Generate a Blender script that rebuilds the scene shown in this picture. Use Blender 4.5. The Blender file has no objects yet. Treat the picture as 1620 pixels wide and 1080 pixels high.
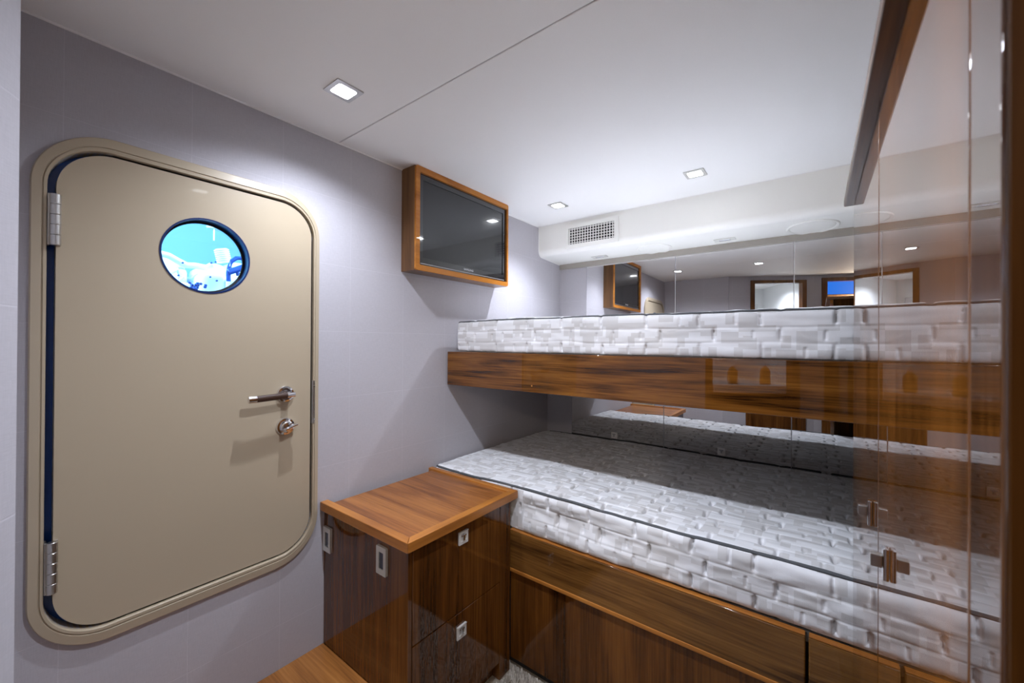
import bpy, bmesh, math, random
import numpy as np
from mathutils import Vector, Matrix
random.seed(4)
SC = bpy.context.scene
COL = SC.collection
PI = math.pi
XL, ZC = -1.42, 2.0          # left wall plane, ceiling height
YU, YLO = 2.41, 2.25         # back wall above / below the bunk
X0, YE = 0.067, 1.235        # wardrobe face plane and its far end

# ------------------------------------------------------------------ materials
def newmat(name):
    m = bpy.data.materials.new(name); m.use_nodes = True
    nt = m.node_tree; b = nt.nodes['Principled BSDF']
    return m, nt, b
def N(nt, t, **kw):
    n = nt.nodes.new(t)
    for k, v in kw.items():
        if k in n.inputs.keys(): n.inputs[k].default_value = v
        else: setattr(n, k, v)
    return n
def L(nt, a, b): nt.links.new(a, b)
def plain(name, col, rough=.5, metal=0., coat=0., spec=.5, noise=0., bump=0., nscale=60., trans=0., ior=1.5):
    m, nt, b = newmat(name)
    b.inputs['Base Color'].default_value = (*col, 1)
    b.inputs['Roughness'].default_value = rough
    b.inputs['Metallic'].default_value = metal
    b.inputs['Coat Weight'].default_value = coat
    b.inputs['Coat Roughness'].default_value = .03
    b.inputs['Specular IOR Level'].default_value = spec
    b.inputs['Transmission Weight'].default_value = trans
    b.inputs['IOR'].default_value = ior
    if noise or bump:
        tc = N(nt, 'ShaderNodeTexCoord'); nz = N(nt, 'ShaderNodeTexNoise', Scale=nscale, Detail=4.)
        L(nt, tc.outputs['Object'], nz.inputs['Vector'])
        if noise:
            mx = N(nt, 'ShaderNodeMix', data_type='RGBA')
            mx.inputs[6].default_value = (*[c*(1-noise) for c in col], 1)
            mx.inputs[7].default_value = (*[min(1, c*(1+noise)) for c in col], 1)
            L(nt, nz.outputs['Fac'], mx.inputs[0]); L(nt, mx.outputs[2], b.inputs['Base Color'])
        if bump:
            bp = N(nt, 'ShaderNodeBump', Strength=bump, Distance=.001)
            L(nt, nz.outputs['Fac'], bp.inputs['Height']); L(nt, bp.outputs['Normal'], b.inputs['Normal'])
    return m
def emit(name, col, s, base=.8):
    m, nt, b = newmat(name)
    b.inputs['Base Color'].default_value = (base, base, base, 1); b.inputs['Specular IOR Level'].default_value = base*.5
    b.inputs['Emission Color'].default_value = (*col, 1)
    b.inputs['Emission Strength'].default_value = s
    return m
def wood(name, grain, dark, mid, light, gloss=1., fine=1., seed=0., figure=1.):
    """grain: 'x','y' or 'z' = the direction the grain runs in"""
    m, nt, b = newmat(name)
    tc = N(nt, 'ShaderNodeTexCoord')
    def mp(along, across):
        s = [across]*3; s['xyz'.index(grain)] = along
        n = N(nt, 'ShaderNodeMapping'); n.inputs['Scale'].default_value = s
        n.inputs['Location'].default_value = (seed, seed*1.7, seed*.6)
        L(nt, tc.outputs['Object'], n.inputs['Vector']); return n
    a = mp(.9*figure, 9*figure); n1 = N(nt, 'ShaderNodeTexNoise', Scale=1.6, Detail=5., Distortion=.9, Roughness=.55)
    L(nt, a.outputs[0], n1.inputs['Vector'])
    c = mp(2.5, 95); n2 = N(nt, 'ShaderNodeTexNoise', Scale=1.5, Detail=5., Roughness=.6)
    L(nt, c.outputs[0], n2.inputs['Vector'])
    d = mp(14, 420); n3 = N(nt, 'ShaderNodeTexNoise', Scale=1., Detail=2.)
    L(nt, d.outputs[0], n3.inputs['Vector'])
    m1 = N(nt, 'ShaderNodeMath', operation='MULTIPLY_ADD'); m1.inputs[1].default_value = .85*fine
    L(nt, n2.outputs['Fac'], m1.inputs[0])
    k = N(nt, 'ShaderNodeMath', operation='MULTIPLY_ADD'); k.inputs[1].default_value = .12; 
    L(nt, n3.outputs['Fac'], k.inputs[0])
    s1 = N(nt, 'ShaderNodeMath', operation='MULTIPLY_ADD'); s1.inputs[1].default_value = 1.25; s1.inputs[2].default_value = -.26-.34*fine
    L(nt, n1.outputs['Fac'], s1.inputs[0]); L(nt, s1.outputs[0], k.inputs[2]); L(nt, k.outputs[0], m1.inputs[2])
    sat = lambda c: (c[0]*1.03, c[1]*.90, c[2]*.62)
    dark, mid, light = sat(dark), sat(mid), sat(light)
    r = N(nt, 'ShaderNodeValToRGB'); e = r.color_ramp.elements
    e[0].position = .22; e[0].color = (*dark, 1); e[1].position = .85; e[1].color = (*light, 1)
    x = e.new(.5); x.color = (*mid, 1)
    L(nt, m1.outputs[0], r.inputs[0]); L(nt, r.outputs[0], b.inputs['Base Color'])
    b.inputs['Roughness'].default_value = .35 if gloss > .5 else .4
    b.inputs['Specular IOR Level'].default_value = .0 if gloss > .5 else .3
    b.inputs['Coat Weight'].default_value = gloss; b.inputs['Coat Roughness'].default_value = .004 if gloss > .5 else .15
    b.inputs['Coat IOR'].default_value = 1.75 if 'wardrobe' in name else 1.6
    return m
def wallpaper(name, axis, p0, base=(.47, .452, .478), sp=.245):
    m, nt, b = newmat(name)
    g = N(nt, 'ShaderNodeNewGeometry')
    dt = N(nt, 'ShaderNodeVectorMath', operation='DOT_PRODUCT'); dt.inputs[1].default_value = axis
    L(nt, g.outputs['Position'], dt.inputs[0])
    def line(src, off, w):
        s = N(nt, 'ShaderNodeMath', operation='SUBTRACT'); s.inputs[1].default_value = off; L(nt, src, s.inputs[0])
        p = N(nt, 'ShaderNodeMath', operation='PINGPONG'); p.inputs[1].default_value = sp/2; L(nt, s.outputs[0], p.inputs[0])
        q = N(nt, 'ShaderNodeMapRange'); q.inputs['From Min'].default_value = 0; q.inputs['From Max'].default_value = w
        q.inputs['To Min'].default_value = 1; q.inputs['To Max'].default_value = 0; L(nt, p.outputs[0], q.inputs['Value']); return q.outputs[0]
    sep = N(nt, 'ShaderNodeSeparateXYZ'); L(nt, g.outputs['Position'], sep.inputs[0])
    v = line(dt.outputs['Value'], p0, .0014); h = line(sep.outputs['Z'], 1.30, .0014)
    mxx = N(nt, 'ShaderNodeMath', operation='MAXIMUM'); L(nt, v, mxx.inputs[0]); L(nt, h, mxx.inputs[1])
    # linen weave: two stretched noises
    def weave(sc):
        mp = N(nt, 'ShaderNodeMapping'); mp.inputs['Scale'].default_value = sc; L(nt, g.outputs['Position'], mp.inputs['Vector'])
        n = N(nt, 'ShaderNodeTexNoise', Scale=1., Detail=3.); L(nt, mp.outputs[0], n.inputs['Vector']); return n.outputs['Fac']
    w1 = weave((60, 60, 650)); w2 = weave((500, 500, 50))
    ad = N(nt, 'ShaderNodeMath', operation='ADD'); L(nt, w1, ad.inputs[0]); L(nt, w2, ad.inputs[1])
    hf = N(nt, 'ShaderNodeMath', operation='MULTIPLY'); hf.inputs[1].default_value = .5; L(nt, ad.outputs[0], hf.inputs[0])
    mx = N(nt, 'ShaderNodeMix', data_type='RGBA')
    mx.inputs[6].default_value = (*[c*.84 for c in base], 1); mx.inputs[7].default_value = (*[c*1.16 for c in base], 1)
    L(nt, hf.outputs[0], mx.inputs[0])
    mx2 = N(nt, 'ShaderNodeMix', data_type='RGBA'); mx2.inputs[7].default_value = (*[min(1, c*1.28) for c in base], 1)
    k = N(nt, 'ShaderNodeMath', operation='MULTIPLY'); k.inputs[1].default_value = .55; L(nt, mxx.outputs[0], k.inputs[0])
    L(nt, k.outputs[0], mx2.inputs[0]); L(nt, mx.outputs[2], mx2.inputs[6]); L(nt, mx2.outputs[2], b.inputs['Base Color'])
    b.inputs['Roughness'].default_value = .75; b.inputs['Specular IOR Level'].default_value = .25
    sb = N(nt, 'ShaderNodeMath', operation='MULTIPLY_ADD'); sb.inputs[1].default_value = -1.2
    L(nt, mxx.outputs[0], sb.inputs[0]); L(nt, hf.outputs[0], sb.inputs[2])
    bp = N(nt, 'ShaderNodeBump', Strength=.25, Distance=.0008); L(nt, sb.outputs[0], bp.inputs['Height']); L(nt, bp.outputs['Normal'], b.inputs['Normal'])
    return m
def fabric(name):
    """white woven ticking with pale grey key-pattern blocks, driven by UV in metres"""
    m, nt, b = newmat(name)
    uv = N(nt, 'ShaderNodeUVMap')
    def cells(sx, sy, off, thr):
        mp = N(nt, 'ShaderNodeMapping'); mp.inputs['Scale'].default_value = (sx, sy, 1); mp.inputs['Location'].default_value = off
        L(nt, uv.outputs[0], mp.inputs['Vector'])
        fl = N(nt, 'ShaderNodeVectorMath', operation='FLOOR'); L(nt, mp.outputs[0], fl.inputs[0])
        wn = N(nt, 'ShaderNodeTexWhiteNoise', noise_dimensions='2D'); L(nt, fl.outputs[0], wn.inputs['Vector'])
        g = N(nt, 'ShaderNodeMath', operation='GREATER_THAN'); g.inputs[1].default_value = thr; L(nt, wn.outputs['Value'], g.inputs[0])
        return g.outputs[0], wn.outputs['Value']
    a, av = cells(1/.047, 1/.0175, (0, .3, 0), .66)
    c, cv = cells(1/.0235, 1/.035, (.5, 0, 0), .80)
    mxm = N(nt, 'ShaderNodeMath', operation='MAXIMUM'); L(nt, a, mxm.inputs[0]); L(nt, c, mxm.inputs[1])
    mx = N(nt, 'ShaderNodeMix', data_type='RGBA'); mx.inputs[6].default_value = (.80, .80, .81, 1); mx.inputs[7].default_value = (.665, .655, .65, 1)
    L(nt, mxm.outputs[0], mx.inputs[0]); L(nt, mx.outputs[2], b.inputs['Base Color'])
    wv = N(nt, 'ShaderNodeTexWave', wave_type='BANDS', bands_direction='X', Scale=170.); L(nt, uv.outputs[0], wv.inputs['Vector'])
    nz = N(nt, 'ShaderNodeTexNoise', Scale=500.); L(nt, uv.outputs[0], nz.inputs['Vector'])
    ad = N(nt, 'ShaderNodeMath', operation='ADD'); L(nt, nz.outputs['Fac'], ad.inputs[0])
    ml = N(nt, 'ShaderNodeMath', operation='MULTIPLY'); L(nt, wv.outputs['Fac'], ml.inputs[0]); L(nt, av, ml.inputs[1]); L(nt, ml.outputs[0], ad.inputs[1])
    bp = N(nt, 'ShaderNodeBump', Strength=.4, Distance=.0007); L(nt, ad.outputs[0], bp.inputs['Height']); L(nt, bp.outputs['Normal'], b.inputs['Normal'])
    b.inputs['Roughness'].default_value = .8; b.inputs['Specular IOR Level'].default_value = .2
    b.inputs['Sheen Weight'].default_value = .15
    return m

RD, RM, RL = (.055, .020, .006), (.185, .075, .018), (.33, .145, .036)
M = dict(
    rail=wood('varnished_walnut_rail', 'x', (.022, .008, .003), (.13, .052, .012), (.25, .112, .027), seed=3.1, figure=1.2),
    lowrail=wood('varnished_walnut_low_rail', 'x', (.045, .019, .007), (.14, .068, .022), (.25, .13, .045), seed=7.3, figure=1.3),
    panel=wood('varnished_walnut_panel', 'z', (.035, .013, .004), (.10, .038, .010), (.18, .075, .019), seed=1.2, figure=.7),
    ward=wood('varnished_walnut_wardrobe', 'z', (.045, .017, .005), (.125, .05, .012), (.22, .09, .023), seed=5.2, figure=.5),
    top=wood('teak_top', 'x', (.12, .042, .013), (.255, .10, .033), (.40, .18, .062), gloss=.35, seed=2.2, figure=1.1),
    lip=wood('teak_lip', 'x', (.28, .11, .028), (.42, .18, .045), (.55, .26, .075), gloss=.4, seed=4.2, fine=.5),
    lipy=wood('teak_lip_lengthwise', 'y', (.28, .11, .028), (.42, .18, .045), (.55, .26, .075), gloss=.4, seed=4.7, fine=.5),
    tvwood=wood('walnut_tv_box', 'z', (.075, .036, .018), (.13, .068, .034), (.20, .11, .058), gloss=.3, seed=6.6),
    tvlip=wood('teak_tv_frame', 'y', (.32, .13, .03), (.46, .20, .048), (.58, .28, .08), gloss=.6, seed=8.6, fine=.4),
    tread=wood('teak_step', 'x', (.2, .085, .028), (.34, .15, .05), (.48, .24, .09), gloss=.3, seed=9.1),
    wall_l=wallpaper('linen_wallpaper_left', (0, 1, 0), .111),
    wall_b=wallpaper('linen_wallpaper_back', (1, 0, 0), -1.42),
    wall_r=wallpaper('linen_wallpaper_rear', (.871, -.491, 0), .10),
    ceil=plain('ceiling_vinyl', (.88, .87, .85), .55, noise=.02, bump=.12, nscale=350),
    soff=plain('soffit_vinyl', (.88, .87, .82), .5, noise=.02, bump=.1, nscale=300),
    white=plain('white_caulk', (.86, .85, .83), .45),
    taupe=plain('taupe_trim', (.36, .33, .29), .5),
    cream=plain('cream_enamel', (.45, .37, .26), .38, coat=.12, noise=.015, bump=.05, nscale=500),
    chrome=plain('chrome', (.78, .78, .80), .09, metal=1.),
    brushed=plain('brushed_nickel', (.60, .59, .57), .28, metal=1.),
    leather=plain('brown_leather', (.05, .022, .012), .45, noise=.2, bump=.3, nscale=300),
    navy=plain('blue_light_rubber', (.012, .09, .38), .3, coat=.3),  # dark rubber, with the blue light on it put into the colour
    navy2=plain('navy_rim', (.002, .018, .10), .3, coat=.15),
    dark=plain('dark_gap', (.012, .010, .009), .7),
    mirror=plain('smoked_mirror', (.80, .80, .80), .0, metal=1.),
    medge=plain('mirror_edge', (.75, .77, .80), .25, metal=.6),
    glass=plain('porthole_glass', (.97, .99, 1.), .0, trans=1., ior=1.45),
    fabric=fabric('quilted_ticking'),
    piping=plain('grey_piping', (.085, .09, .095), .75, noise=.2, bump=.5, nscale=900),
    carpet=plain('cream_carpet', (.62, .58, .52), .95, spec=.1, noise=.1, nscale=200),
    bezel=plain('gloss_black_plastic', (.006, .006, .009), .08, coat=1.),
    screen=plain('tv_screen', (.016, .018, .021), .2, spec=.3, coat=.7),
    grey=plain('grey_print', (.7, .7, .72), .4),
    plate=plain('satin_plate', (.62, .61, .57), .35, metal=.35),
    latch=plain('pale_nickel', (.72, .71, .68), .4, metal=.15),
    insert=plain('dark_insert', (.02, .024, .045), .25, coat=.5),
    lamp=emit('lamp_lens', (.90, .94, 1.), 16),
    hole_shade=plain('duct_shade_black', (.03, .03, .028), .8),
    steel=plain('engine_white_paint', (.85, .87, .88), .4, noise=.05, nscale=30),
    eroom=plain('engine_room_panel', (.24, .42, .58), .6),
    eblue=plain('engine_blue_hose', (.01, .05, .28), .3, coat=.5),
    bath=plain('bathroom_panel', (.80, .81, .80), .4, coat=.3),
    counter=plain('white_counter', (.82, .80, .76), .25, coat=.5),
    amber=plain('amber_soap', (.75, .27, .02), .15, coat=1.),
    bluescr=emit('blue_screen', (.004, .20, .95), .42, .01),
    stile=wood('walnut_stile', 'z', (.014, .006, .002), (.038, .016, .005), (.07, .03, .009), gloss=.0, seed=13.),
    cornice=wood('walnut_cornice', 'y', (.035, .014, .006), (.10, .042, .014), (.17, .075, .026), gloss=.45, seed=14.),
    door2=wood('walnut_door_frame', 'z', (.06, .024, .01), (.14, .06, .022), (.22, .10, .036), seed=11.),
)

# ------------------------------------------------------------------ geometry
ROOT = {}
def loc_of(o):
    while o.parent: o = o.parent
    return ROOT.get(o.name, Vector((0, 0, 0)))
class MB:
    def __init__(s): s.bm = bmesh.new()
    def _add(s, geo, xf):
        if xf is not None: bmesh.ops.transform(s.bm, matrix=xf, verts=geo)
    def box(s, x0, x1, y0, y1, z0, z1, bev=0., seg=2, xf=None):
        mt = Matrix.Translation(((x0+x1)/2, (y0+y1)/2, (z0+z1)/2)) @ Matrix.Diagonal((abs(x1-x0), abs(y1-y0), abs(z1-z0), 1))
        t = bmesh.new(); bmesh.ops.create_cube(t, size=1, matrix=mt)
        if bev: bmesh.ops.bevel(t, geom=t.edges[:], offset=bev, segments=seg, profile=.5, affect='EDGES')
        if xf is not None: bmesh.ops.transform(t, matrix=xf, verts=t.verts)
        s.merge(t); return s
    def merge(s, t):
        me = bpy.data.meshes.new('t'); t.to_mesh(me); t.free(); s.bm.from_mesh(me); bpy.data.meshes.remove(me); return s
    def lathe(s, prof, c, axis='z', seg=32, xf=None):
        """prof: (radius, height) pairs, revolved about an axis through c"""
        t = bmesh.new(); rings = []
        for r, h in prof:
            ring = []
            for i in range(seg):
                a = 2*PI*i/seg; p = (r*math.cos(a), r*math.sin(a), h)
                if axis == 'x': p = (p[2], p[0], p[1])
                if axis == 'y': p = (p[1], p[2], p[0])
                ring.append(t.verts.new(Vector(p)+Vector(c)))
            rings.append(ring)
        for a, b in zip(rings, rings[1:]):
            for i in range(seg): t.faces.new((a[i], a[(i+1) % seg], b[(i+1) % seg], b[i]))
        if prof[0][0] > 1e-5: t.faces.new(rings[0][::-1])
        if prof[-1][0] > 1e-5: t.faces.new(rings[-1])
        bmesh.ops.remove_doubles(t, verts=t.verts, dist=1e-6)
        bmesh.ops.recalc_face_normals(t, faces=t.faces)
        if xf is not None: bmesh.ops.transform(t, matrix=xf, verts=t.verts)
        s.merge(t); return s
    def tube(s, pts, r, seg=10, closed=False):
        pts = [Vector(p) for p in pts]; n = len(pts); t = bmesh.new(); rings = []
        up = Vector((0, 0, 1))
        for i, p in enumerate(pts):
            a = pts[(i-1) % n] if (closed or i > 0) else p; b = pts[(i+1) % n] if (closed or i < n-1) else p
            d = (b-a).normalized(); u = up if abs(d.dot(up)) < .95 else Vector((1, 0, 0))
            e1 = d.cross(u).normalized(); e2 = d.cross(e1)
            rr = r[i] if isinstance(r, (list, tuple)) else r
            rings.append([t.verts.new(p+rr*(math.cos(2*PI*k/seg)*e1+math.sin(2*PI*k/seg)*e2)) for k in range(seg)])
        m = n if closed else n-1
        for i in range(m):
            a, b = rings[i], rings[(i+1) % n]
            for k in range(seg): t.faces.new((a[k], a[(k+1) % seg], b[(k+1) % seg], b[k]))
        if not closed: t.faces.new(rings[0][::-1]); t.faces.new(rings[-1])
        bmesh.ops.recalc_face_normals(t, faces=t.faces)
        s.merge(t); return s
    def ring(s, outer, inner, d0, d1, axis='x'):
        """band between two closed 2-D loops of equal count, extruded d0..d1 along axis"""
        t = bmesh.new(); n = len(outer)
        def V(p, d): return t.verts.new((d, p[0], p[1]) if axis == 'x' else (p[0], p[1], d) if axis == 'z' else (p[0], d, p[1]))
        o0 = [V(p, d0) for p in outer]; o1 = [V(p, d1) for p in outer]; i0 = [V(p, d0) for p in inner]; i1 = [V(p, d1) for p in inner]
        for k in range(n):
            j = (k+1) % n
            for q in ((o0[k], o0[j], o1[j], o1[k]), (i0[k], i1[k], i1[j], i0[j]), (o1[k], o1[j], i1[j], i1[k]), (o0[k], i0[k], i0[j], o0[j])): t.faces.new(q)
        bmesh.ops.recalc_face_normals(t, faces=t.faces); s.merge(t); return s
    def plate(s, loops, d0, d1, bev=0.):
        """flat plate in YZ with holes, thickness d0..d1 along X (d1 = visible side)"""
        t = bmesh.new(); edges = []
        for lp in loops:
            vs = [t.verts.new((d1, p[0], p[1])) for p in lp]
            edges += [t.edges.new((vs[i], vs[(i+1) % len(vs)])) for i in range(len(vs))]
        bmesh.ops.triangle_fill(t, use_beauty=True, use_dissolve=True, edges=edges)
        bmesh.ops.recalc_face_normals(t, faces=t.faces)
        f = t.faces[:]
        if f[0].normal.x < 0: bmesh.ops.reverse_faces(t, faces=f)
        r = bmesh.ops.extrude_face_region(t, geom=t.faces[:])
        vs = [g for g in r['geom'] if isinstance(g, bmesh.types.BMVert)]
        bmesh.ops.translate(t, verts=vs, vec=(d0-d1, 0, 0))
        bmesh.ops.recalc_face_normals(t, faces=t.faces)
        s.merge(t); return s
    def quadstrip(s, A, B):
        va = [s.bm.verts.new(p) for p in A]; vb = [s.bm.verts.new(p) for p in B]
        for i in range(len(va)-1): s.bm.faces.new((va[i], va[i+1], vb[i+1], vb[i]))
        return s
    def build(s, name, mat, parent=None, smooth=False):
        if parent is not None: bmesh.ops.translate(s.bm, verts=s.bm.verts, vec=-loc_of(parent))
        me = bpy.data.meshes.new(name); s.bm.to_mesh(me); s.bm.free()
        if smooth is not False:
            ang = math.radians(40 if smooth is True else smooth)
            me.polygons.foreach_set('use_smooth', [True]*len(me.polygons))
            me.set_sharp_from_angle(angle=ang)
        me.materials.append(mat)
        o = bpy.data.objects.new(name, me); COL.objects.link(o)
        if smooth is not False:
            w = o.modifiers.new('normals', 'WEIGHTED_NORMAL'); w.keep_sharp = True; w.weight = 100
        if parent is not None: o.parent = parent
        return o
def thing(name, label, cat, loc, group=None, kind=None):
    o = bpy.data.objects.new(name, None); o.empty_display_size = .05; COL.objects.link(o)
    o.location = loc; ROOT[o.name] = Vector(loc)
    if label: o['label'] = label
    if cat: o['category'] = cat
    if group: o['group'] = group
    if kind: o['kind'] = kind
    return o
def tag(o, label=None, cat=None, group=None, kind=None):
    if label: o['label'] = label
    if cat: o['category'] = cat
    if group: o['group'] = group
    if kind: o['kind'] = kind
    return o
def struct(o, label=None, cat=None): return tag(o, label, cat, kind='structure')
def rrect(y0, y1, z0, z1, r, n=14):
    out = []
    for cy, cz, a0 in ((y1-r, z1-r, 0), (y0+r, z1-r, 90), (y0+r, z0+r, 180), (y1-r, z0+r, 270)):
        for i in range(n+1):
            a = math.radians(a0+90*i/n); out.append((cy+r*math.cos(a), cz+r*math.sin(a)))
    return out
def circ(cy, cz, r, n=60): return [(cy+r*math.cos(2*PI*i/n), cz+r*math.sin(2*PI*i/n)) for i in range(n)]

# ------------------------------------------------------------------ room shell
DO = (.086, .700, .552, 1.728)                       # door opening y0 y1 z0 z1
m = MB(); m.plate([[(-.05, -.02), (2.6, -.02), (2.6, 2.05), (-.05, 2.05)], rrect(*DO, .108)], XL-.04, XL)
struct(m.build('wall_left', M['wall_l']), 'pale lilac grey linen papered wall that carries the cream oval cornered door', 'wall')
m = MB(); m.box(XL-.04, .82, YU+.006, YU+.06, 1.1, 2.05); m.box(XL-.04, .82, YLO+.006, YU+.05, -.02, 1.12)
struct(m.build('wall_back', M['wall_b']), 'grey papered wall behind the bunks, around the mirror panels', 'wall')
m = MB(); m.box(.75, .80, -.72, 2.45, -.02, 2.05)
struct(m.build('wall_right', M['wall_b']), 'grey papered wall behind the tall wardrobe', 'wall')
# short rear wall, the diagonal wall with the bathroom doorway and the corridor wall behind the camera
CA = Vector((-.755, .024, 0)); E = Vector((.8712, -.4909, 0)); NO = Vector((-.4909, -.8712, 0))
XB = Matrix(((E.x, -NO.x, 0, CA.x), (E.y, -NO.y, 0, CA.y), (0, 0, 1, 0), (0, 0, 0, 1)))   # local x along wall, y into the cabin
LB = .832; D1a, D1b = .215, .758
m = MB(); m.box(XL-.02, -.757, -.03, .024, 0, ZC)
m.box(0, D1a+.03, -.05, 0, 0, ZC, xf=XB); m.box(D1b-.03, LB, -.05, 0, 0, ZC, xf=XB); m.box(D1a, D1b, -.05, 0, 1.93, ZC, xf=XB)
struct(m.build('wall_rear', M['wall_r']), 'slanting pale lilac papered wall at the left edge, with the wood framed doorway seen in the mirrors', 'wall')
CC = CA+E*LB; EC = Vector((.935, -.355, 0)); NC = Vector((-.355, -.935, 0))
XC = Matrix(((EC.x, -NC.x, 0, CC.x), (EC.y, -NC.y, 0, CC.y), (0, 0, 1, 0), (0, 0, 0, 1)))
D2a, D2b = .065, .66
m = MB(); m.box(-.005, D2a+.03, -.05, 0, 0, ZC, xf=XC); m.box(D2b-.03, .90, -.05, 0, 0, ZC, xf=XC); m.box(D2a, D2b, -.05, 0, 1.95, ZC, xf=XC)
struct(m.build('wall_corridor', M['wall_r']), 'papered wall with the corridor doorway, seen in the upper mirror', 'wall')
m = MB(); m.box(XL-.05, 1.9, -2.2, YU+.1, -.06, -.004)
struct(m.build('floor', plain('floor_board', (.35, .3, .24), .7)), 'floor under the cream carpet', 'floor')
m = MB()
m.box(XL-.05, 1.9, -2.2, .7935, ZC, ZC+.03, .0015, 1); m.box(XL-.05, 1.9, .7965, YU+.1, ZC, ZC+.03, .0015, 1); m.box(XL-.05, 1.9, -2.2, YU+.1, ZC+.02, ZC+.05)
struct(m.build('ceiling', M['ceil']), 'off white vinyl ceiling in two panels with one joint', 'ceiling')
# white bead where the left wall meets the ceiling
m = MB(); m.tube([(XL+.002, -.02+.05*0, ZC-.001), (XL+.002, 2.14, ZC-.001)], .0035, 8)
struct(m.build('trim_1', M['white'], smooth=True), 'thin white bead between left wall and ceiling', 'trim')

# soffit along the back: vertical face, rounded nose, shallow underside
def soffit_profile():
    P = [(2.14, ZC)]
    r = .04
    for i in range(9):
        a = PI+ (PI/2-.04)*i/8
        P.append((2.14+r+r*math.cos(a), 1.812+r+r*math.sin(a)))
    P.append((YU+.01, 1.798)); P.append((YU+.01, ZC)); return P
P = soffit_profile()
m = MB(); A = [m.bm.verts.new((XL, y, z)) for y, z in P]; B = [m.bm.verts.new((.75, y, z)) for y, z in P]
for i in range(len(P)): m.bm.faces.new((A[i], A[(i+1) % len(P)], B[(i+1) % len(P)], B[i]))
m.bm.faces.new(A[::-1]); m.bm.faces.new(B); bmesh.ops.recalc_face_normals(m.bm, faces=m.bm.faces)
struct(m.build('wall_soffit', M['soff'], smooth=50), 'cream soffit box with rounded lower edge along the top of the back wall', 'wall')
m = MB(); m.tube([(XL+.003, y-.001, z-.001) for y, z in P[:-1]], .0035, 8)
m.tube([(XL, 2.139, ZC-.001), (.75, 2.139, ZC-.001)], .0016, 6)
struct(m.build('trim_2', M['white'], smooth=True), 'white bead around the left end of the soffit', 'trim')
m = MB(); m.box(XL+.004, .75, YU-.012, YU+.01, 1.766, 1.7985)
struct(m.build('trim_3', M['taupe']), 'narrow taupe strip above the upper mirror panels', 'trim')

# ------------------------------------------------------------------ engine room beyond the left wall
m = MB(); EX0, EX1, EY0, EY1, EZ0, EZ1 = -3.0, XL-.045, -.6, 2.2, .1, 2.25
m.box(EX0-.04, EX0, EY0, EY1, EZ0, EZ1); m.box(EX0, EX1, EY0-.04, EY0, EZ0, EZ1); m.box(EX0, EX1, EY1, EY1+.04, EZ0, EZ1)
m.box(EX0, EX1, EY0, EY1, EZ0-.04, EZ0); m.box(EX0, EX1, EY0, EY1, EZ1, EZ1+.04)
struct(m.build('wall_engine_room', M['eroom']), 'pale blue panelling of the lit compartment behind the porthole', 'wall')
def EP(px, py, X):
    """sight line helper: point of the engine bay at depth X"""
    u_ = (230+px/6.745-810)/635.6; v_ = (540-320-py/6.745)/635.6+.004
    t_ = X/(-.606+.796*u_); return Vector((X, t_*(.796+.605*u_), 1.26+t_*v_))
eng = thing('marine_engine', 'white painted engine with pipes and a blue hose seen through the round porthole', 'engine', (-2.3, .6, EZ0))
m = MB()
def eb(px0, px1, pt, pb, X, dx=.3, bev=.02):
    a = EP(px0, pt, X); b = EP(px1, pb, X); m.box(X-dx, X, a.y, b.y, b.z, a.z, bev, 3)
eb(60, 300, 520, 1200, -2.3); eb(150, 440, 575, 1200, -2.15, bev=.035); eb(120, 1150, 840, 1250, -2.05, .5); eb(580, 900, 740, 1200, -2.02, bev=.03)
eb(300, 450, 700, 1200, -2.1); eb(660, 870, 650, 1200, -2.12, bev=.03); eb(860, 1100, 790, 1200, -2.0, bev=.03); eb(900, 1100, 640, 1200, -2.3, bev=.03)
m.build('engine_block', M['steel'], eng, True)
m = MB(); m.tube([EP(120, 560, -2.1), EP(240, 590, -2.1), EP(330, 640, -2.1), EP(430, 690, -2.1), EP(530, 695, -2.1), EP(640, 715, -2.1), EP(700, 690, -2.1)], .013, 12); m.build('pipe', M['steel'], eng, True)
m = MB(); m.tube([EP(240, 780, -2.08), EP(330, 740, -2.08), EP(380, 820, -2.08), EP(330, 900, -2.08)], .010, 10); m.build('pipe', M['steel'], eng, True)
m = MB(); c = EP(835, 660, -2.08); prof = [(.0, 0)]
for i in range(7): prof += [(.028, i*.0085), (.028, i*.0085+.005), (.023, i*.0085+.005), (.023, i*.0085+.0085)]
prof.append((0, .06)); m.lathe(prof, c, 'z', 28, Matrix.Translation(c) @ Matrix.Rotation(.22, 4, 'X') @ Matrix.Translation(-c)); m.build('air_filter', M['steel'], eng, True)
MB().tube([EP(*q, -1.98) for q in ((1060, 640), (1010, 612), (960, 610), (915, 640), (888, 700), (876, 770), (880, 860))], .0085, 12).build('hose', M['eblue'], eng, True)
m = MB(); m.tube([EP(880, 760, -1.97), EP(960, 735, -1.97), EP(1060, 700, -1.97)], .013, 12); m.tube([EP(970, 740, -1.97), EP(985, 800, -1.97)], .008, 10); m.build('hose', M['eblue'], eng, True)
random.seed(8)
for k_ in range(22):
    q = EP(460+180*random.random(), 880+80*random.random(), -1.96-.05*random.random())
    MB().lathe([(0, 0), (.005, .001), (.006, .005), (.005, .009), (0, .010)], q, random.choice('xyz'), 8).build('fitting', M['eblue'], eng, True)
for px, py in ((690, 665), (735, 655), (385, 665), (750, 855), (680, 815), (340, 800)):
    MB().lathe([(0, 0), (.0035, 0), (.0035, .008), (0, .01)], EP(px, py, -2.0), 'x', 10).build('bolt', M['eblue'], eng, True)
lt = thing('hanging_lamp', 'small white hanging lamp high behind the porthole glass', 'lamp', EP(700, 250, -2.5))
m = MB(); a = EP(720, 240, -2.5); m.tube([(a.x, a.y, EZ1), a, a-Vector((0, 0, .09))], .004, 8); m.build('stem', M['steel'], lt, True)
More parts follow.
